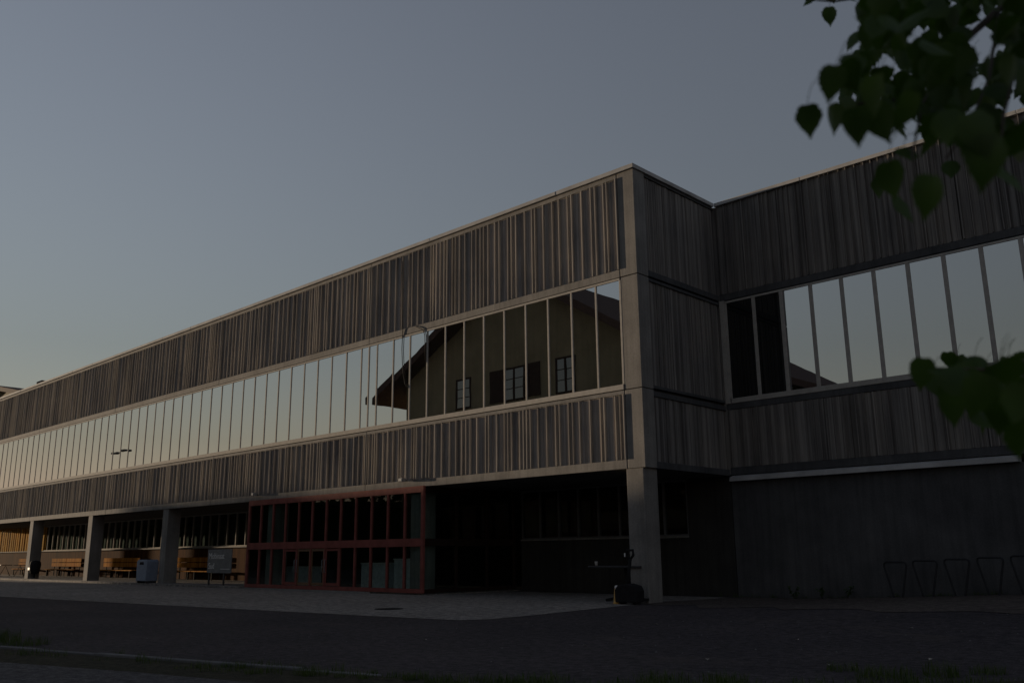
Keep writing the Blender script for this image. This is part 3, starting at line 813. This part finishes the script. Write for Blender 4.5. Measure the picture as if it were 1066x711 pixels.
# foliage screen added out of view; its height shades the entrance from low sun
shb = thing('sun_blocker', 'tall foliage screen added out of view to block the low sun', 'hedge', (-100, -16, 0))
q = MB(); st_ = MB()
yy = -20.6
while yy < -11.7:
    hh = (7.15 if yy > -14.0 else 7.55) + 0.1 * math.sin(yy * 3)
    st_.tube([(0, yy + 16, -0.1), (0.1, yy + 16, hh * 0.5), (0, yy + 16, hh * 0.9)], [0.09, 0.06, 0.02], 7)
    for _ in range(1100):
        c = Vector((hr.gauss(0, 0.5), yy + 16 + hr.gauss(0, 0.4), hh * (0.03 + 0.95 * hr.random() ** 0.8))); sz = hr.uniform(0.14, 0.26)
        a = Vector((hr.gauss(0, 1), hr.gauss(0, 1), hr.gauss(0, 1))).normalized(); b2 = a.orthogonal().normalized()
        q.add([c - a * sz, c + b2 * sz * 0.6, c + a * sz, c - b2 * sz * 0.6], [(0, 1, 2, 3)])
    yy += 0.9
q.build('foliage', M_hedge, shb); st_.build('stem', M_bark, shb)

# ------------------------------------------------------------------ near tree
TB = Vector((14.25, -16.25, 0))
tr = thing('poplar_tree', 'near broad-leaved tree hanging blurred heart-shaped leaves into the upper right corner', 'tree', TB)
TR = TB
lr = random.Random(21)
q = MB(); q.tube([TB + Vector((0, 0, -0.2)), TB + Vector((0, 0, 0.3)), TB + Vector((0.03, 0.0, 1.5)), TB + Vector((0.0, -0.05, 2.9)), TB + Vector((-0.05, -0.1, 4.5)), TB + Vector((0, -0.1, 6.5))], [0.24, 0.19, 0.16, 0.14, 0.10, 0.04], 12)
q.v = [p - TR for p in q.v]; q.build('trunk', M_bark, tr)
tips = []
br = MB()
def branch(pts, r0_, r1_):
    n_ = len(pts); br.tube(pts, [r0_ + (r1_ - r0_) * i / (n_ - 1) for i in range(n_)], 7)
branch([TB + Vector((-0.02, -0.06, 3.1)), at(1130, -60, 2.4), at(1040, 10, 2.2), at(985, 60, 2.0), at(930, 105, 1.9), at(880, 110, 1.85)], 0.014, 0.002)
branch([at(1130, -60, 2.4), at(1020, -20, 2.6), at(930, -8, 2.6), at(868, 2, 2.6), at(838, 0, 2.6)], 0.009, 0.0015)
branch([at(1040, 10, 2.2), at(1030, 80, 1.9), at(1010, 130, 1.6), at(985, 165, 1.5)], 0.004, 0.002)
branch([at(1100, -30, 2.3), at(1060, 60, 1.8), at(1045, 120, 1.5), at(1040, 170, 1.35)], 0.004, 0.002)
branch([at(985, 60, 2.0), at(960, 110, 1.7), at(950, 160, 1.5), at(955, 200, 1.4)], 0.003, 0.0015)
branch([TB + Vector((0, -0.05, 2.2)), at(1150, 330, 2.1), at(1090, 370, 1.8), at(1030, 385, 1.7), at(965, 383, 1.65)], 0.010, 0.002)
branch([at(1090, 370, 1.8), at(1060, 410, 1.6), at(1030, 430, 1.55)], 0.003, 0.0015)
br.v = [p - TR for p in br.v]; br.build('branches', M_bark, tr)
OUTL = [(0, 0), (0.17, 0.02), (0.31, 0.10), (0.35, 0.16), (0.41, 0.22), (0.40, 0.30), (0.43, 0.37), (0.38, 0.46), (0.37, 0.54), (0.30, 0.62), (0.28, 0.70), (0.19, 0.79), (0.15, 0.86), (0.07, 0.95), (0.02, 1.08)]
lv = MB()
def leaf(px, py, size, ang, wpx=None, tilt=None, roll=None):
    """heart-shaped blade: base at px,py side, tip pointing along ang (deg, 90 = down) ; size metres"""
    real = lr.uniform(0.058, 0.072)
    depth = real * FPX / size
    depth = min(3.2, max(1.05, depth)); real = size * 0.86 * depth / FPX
    c = at(px, py, depth)
    a = R(ang)
    v = (rgt * math.cos(a) - upv * math.sin(a)); u = v.cross(fwd).normalized()
    nrm = -fwd
    til = R(lr.uniform(-55, 55)) if tilt is None else R(tilt)
    rol = R(lr.uniform(-50, 50)) if roll is None else R(roll)
    Q = Quaternion(v, rol) @ Quaternion(u, til)
    v, u, nrm = Q @ v, Q @ u, Q @ nrm
    fold = lr.uniform(0.08, 0.3); curl = lr.uniform(-0.25, 0.3)
    vs, fs = [], []
    H = real
    def P(x, y): return c + v * ((y - 0.5) * H) + u * (x * H) + nrm * ((abs(x) * fold + curl * (y - 0.5) ** 2) * H * -1)
    n_ = len(OUTL)
    jit = [1 + lr.uniform(-0.07, 0.07) for _ in OUTL]
    for i, (x, y) in enumerate(OUTL): vs.append(P(0, y))
    for s_ in (1, -1):
        for i, (x, y) in enumerate(OUTL): vs.append(P(s_ * x * 0.55 * jit[i], y - 0.02 * (i in (1, 2))))
        for i, (x, y) in enumerate(OUTL): vs.append(P(s_ * x * jit[i], y - 0.05 * (i in (1, 2))))
    for k in (0, 1):
        o1 = n_ + k * 2 * n_
        for i in range(n_ - 1):
            fs.append((i, i + 1, o1 + i + 1, o1 + i)); fs.append((o1 + i, o1 + i + 1, o1 + n_ + i + 1, o1 + n_ + i))
    lv.add(vs, fs, True)
    b0 = P(0, 0)
    if lr.random() < 0.4: lv.tube([b0, b0 - v * H * 0.3 + rgt * H * 0.08, b0 - v * H * 0.42 + (rgt + upv) * H * 0.18, b0 - v * H * 0.45 + (rgt + upv) * H * 0.35], 0.0006, 4)
# single leaves of the outline
for a in [(842, 0, 17, 160, 40, 40), (864, 17, 22, 85, 5, 5), (866, -3, 18, 70), (886, -1, 20, 80), (897, 10, 25, 118, 15, 40), (905, 38, 36, 100, 5, 0), (887, 43, 24, 135, 20, 55),
          (916, 48, 28, 70), (866, 87, 42, 100, 10, 10), (842, 126, 38, 85, 10, 25), (868, 124, 36, 90, 5, 68), (884, 80, 44, 60), (893, 132, 44, 85, 10, 10), (917, 128, 48, 65, 8, 12),
          (910, 100, 48, 80), (940, 60, 30, 90), (943, 118, 50, 95), (946, 160, 34, 95), (928, 187, 44, 75, 10, 0), (967, 205, 52, 95, 6, -10), (941, 218, 36, 70), (915, 196, 24, 95), (990, 176, 26, 90),
          (1027, 168, 66, 95, 5, 5), (1052, 186, 44, 80), (1020, 140, 60, 70), (1058, 150, 56, 110), (985, 132, 46, 80), (968, 150, 34, 100),
          (960, 389, 38, 95, 5, 10), (976, 402, 30, 80), (989, 393, 46, 205, 20, 20), (993, 425, 42, 85, 5, 5), (1020, 412, 54, 110, 10, 10), (1051, 389, 46, 60, 20, 20), (1042, 436, 46, 95), (1062, 458, 48, 80), (1060, 420, 50, 100), (1012, 400, 36, 60), (1034, 392, 34, 120), (1068, 445, 46, 100), (1025, 440, 30, 100)]:
    px, py, sz, an = a[:4]
    leaf(px, py, sz, an, None, a[4] if len(a) > 4 else None, a[5] if len(a) > 5 else None)
for _ in range(70):
    t_ = lr.random()
    leaf(985 + 95 * t_ + lr.gauss(0, 6), 402 + 24 * t_ + lr.gauss(0, 11 + 10 * t_), lr.choice([16, 20, 24, 30, 34]), lr.gauss(95, 40))
# fill of the crown
POLY = [(905, 5), (893, 60), (872, 92), (885, 118), (925, 132), (960, 140), (1000, 145), (1080, 165), (1150, 130), (1150, -80), (960, -60)]
HOLES = [(958, 35, 4), (1019, 33, 7), (1033, 50, 7), (1012, 119, 6), (1059, 112, 8), (932, 68, 5), (1022, 90, 3)]
def inside(x, y):
    c = False
    for (x0, y0), (x1, y1) in zip(POLY, POLY[1:] + POLY[:1]):
        if (y0 > y) != (y1 > y) and x < (x1 - x0) * (y - y0) / (y1 - y0) + x0: c = not c
    return c
k = 0
while k < 760:
    x, y = lr.uniform(870, 1150), lr.uniform(-80, 165)
    if not inside(x, y): continue
    sz = lr.choice([18, 22, 26, 30, 34, 40])
    if any(math.hypot(x - hx, (y - hy)) < hr_ + sz * 0.34 for hx, hy, hr_ in HOLES): continue
    leaf(x, y, sz, lr.gauss(90, 35)); k += 1
# the rest of the crown, out of the picture, above and to the right
for _ in range(500):
    a = lr.uniform(0, 2 * math.pi); rr = lr.uniform(0.3, 2.0); z = lr.uniform(3.4, 6.8)
    p = TB + Vector((rr * math.cos(a), rr * math.sin(a), z)) - CAM
    d_ = p.dot(fwd)
    if d_ > 1.0:
        px = PW / 2 + FPX * p.dot(rgt) / d_; py = PH / 2 - FPX * p.dot(upv) / d_
        if px < 1110 and py > -90: continue
        leaf(px, py, 0.08 * FPX / d_, lr.gauss(90, 40))
lv.v = [p - TR for p in lv.v]; lv.build('crown', M_leaf, tr)

# ------------------------------------------------------------------ grass, weeds, litter
gr = MB(); q = random.Random(5)
def blade(x, y, h, wd, lean):
    z = gz(x, y); a = q.uniform(0, 6.283); d = Vector((math.cos(a), math.sin(a), 0)); s_ = Vector((-d.y, d.x, 0)) * wd
    p = Vector((x, y, z)); m1 = p + d * lean * 0.35 * h + Vector((0, 0, h * 0.6)); t1 = p + d * lean * h + Vector((0, 0, h))
    gr.add([p - s_, p + s_, m1 + s_ * 0.7, m1 - s_ * 0.7, t1], [(0, 1, 2, 3), (3, 2, 4)])
def tuft(x, y, r_, n_, h):
    for _ in range(n_):
        a = q.uniform(0, 6.283); rr = r_ * math.sqrt(q.random())
        blade(x + rr * math.cos(a), y + rr * math.sin(a), h * q.uniform(0.4, 1.15), q.uniform(0.002, 0.005), q.uniform(0.1, 0.9))
def near_kerb(t_):
    seg = [(Vector(a), Vector(b)) for a, b in zip(KERB[2:-1], KERB[3:])]
    L = [(b - a).length for a, b in seg]; s_ = t_ * sum(L)
    for (a, b), l in zip(seg, L):
        if s_ <= l: return a.lerp(b, s_ / l)
        s_ -= l
    return Vector(KERB[-1])
for _ in range(330):
    p = near_kerb(q.random()); off = q.gauss(-0.22, 0.22)
    dens = 0.5 + 0.5 * math.sin(p.x * 1.9) * math.sin(p.x * 0.7 + 1)
    if p.x < 3.6 and q.random() > 0.35 * dens + 0.05: continue
    tuft(p.x + off * 0.25, p.y + off, q.uniform(0.06, 0.2), q.randint(14, 40), q.uniform(0.05, 0.14))
for x, y, r_, n_, h in [(-2.3, -15.1, 0.45, 420, 0.22), (-1.3, -14.9, 0.35, 240, 0.15), (-3.2, -15.6, 0.6, 400, 0.2), (8.6, -12.0, 0.3, 220, 0.13), (9.1, -11.6, 0.25, 170, 0.12), (10.2, -10.2, 0.3, 260, 0.14), (10.6, -9.7, 0.2, 160, 0.16), (9.6, -9.9, 0.18, 120, 0.1), (10.9, -9.2, 0.2, 120, 0.11), (7.6, -12.7, 0.3, 150, 0.1)]:
    tuft(x, y, r_, n_, h)
for _ in range(70):
    x = q.uniform(-1.0, 12); tuft(x, D - q.uniform(0.02, 0.12), 0.1, q.randint(4, 22), q.uniform(0.05, 0.16))
for x in (8.2, 8.6, 9.0, 9.3): tuft(x, D - 0.3, 0.35, 160, 0.2)
tag(gr.build('grass', M_grass), kind='stuff')
# weeds with broad leaves at the foot of the wing wall
def weed(x, y, h, label, n_=46):
    t = thing('weed', label, 'weed', (x, y, gz(x, y)), 0, 'weeds at the foot of the wing wall')
    f = MB(); s_ = MB()
    for i in range(7):
        a = q.uniform(0, 6.283); l = h * q.uniform(0.6, 1.1); e = Vector((math.cos(a) * l * 0.5, math.sin(a) * l * 0.25, l))
        s_.tube([(0, 0, 0), e * 0.5 + Vector((0, 0, 0.04)), e], 0.005, 5)
        for _ in range(n_ // 7):
            c = e * q.uniform(0.3, 1.05); d = Vector((q.gauss(0, 1), q.gauss(0, 1), q.gauss(0, 0.5))).normalized(); b = d.orthogonal().normalized(); k_ = q.uniform(0.05, 0.1)
            f.add([c, c + d * k_ * 0.5 + b * k_ * 0.3, c + d * k_, c + d * k_ * 0.5 - b * k_ * 0.3], [(0, 1, 2, 3)])
    f.build('leaves', M_hedge, t); s_.build('stem', M_hedge, t)
weed(1.9, D - 0.25, 0.38, 'low dark weed left along the wing wall foot')
weed(2.75, D - 0.3, 0.30, 'small dark weed midway along the wing wall foot')
weed(3.45, D - 0.25, 0.34, 'dark weed nearest the bicycle stands at wall foot')
# scattered pebbles and dry leaves on the asphalt
pb = MB()
for _ in range(420):
    while True:
        x, y = q.uniform(-6, 13), q.uniform(-15, 2)
        if y > -14.5 + 0.25 * (x - 3) and q.random() < 0.25 + 0.75 * sst(-2, 9, x): break
    s_ = q.choice([0.008, 0.01, 0.012, 0.018]); z = gz(x, y)
    pb.add([(x - s_, y, z + .003), (x, y - s_, z + .003), (x + s_, y, z + .003), (x, y + s_, z + .003), (x, y, z + s_ * 1.1)], [(0, 1, 4), (1, 2, 4), (2, 3, 4), (3, 0, 4)])
tag(pb.build('pebbles', M_kerb), kind='stuff')
dl = MB()
for x, y in [(6.2, -5.4), (7.6, -7.0), (4.2, -5.8), (9.6, -7.6), (8.4, -4.6), (10.0, -8.3), (7.9, -10.0), (5.6, -9.6), (3.1, -10.5), (9.3, -9.6), (6.0, -11.9), (10.7, -10.4)]:
    a = q.uniform(0, 6.3); d = Vector((math.cos(a), math.sin(a), 0.1)); b = Vector((-d.y, d.x, 0.15)); p = Vector((x, y, gz(x, y) + 0.012)); s_ = 0.045
    dl.add([p - d * s_, p + b * s_ * .6 + Vector((0, 0, .012)), p + d * s_, p - b * s_ * .6 + Vector((0, 0, .016))], [(0, 1, 2), (0, 2, 3)])
tag(dl.build('dry_leaves', M_rib), kind='stuff')
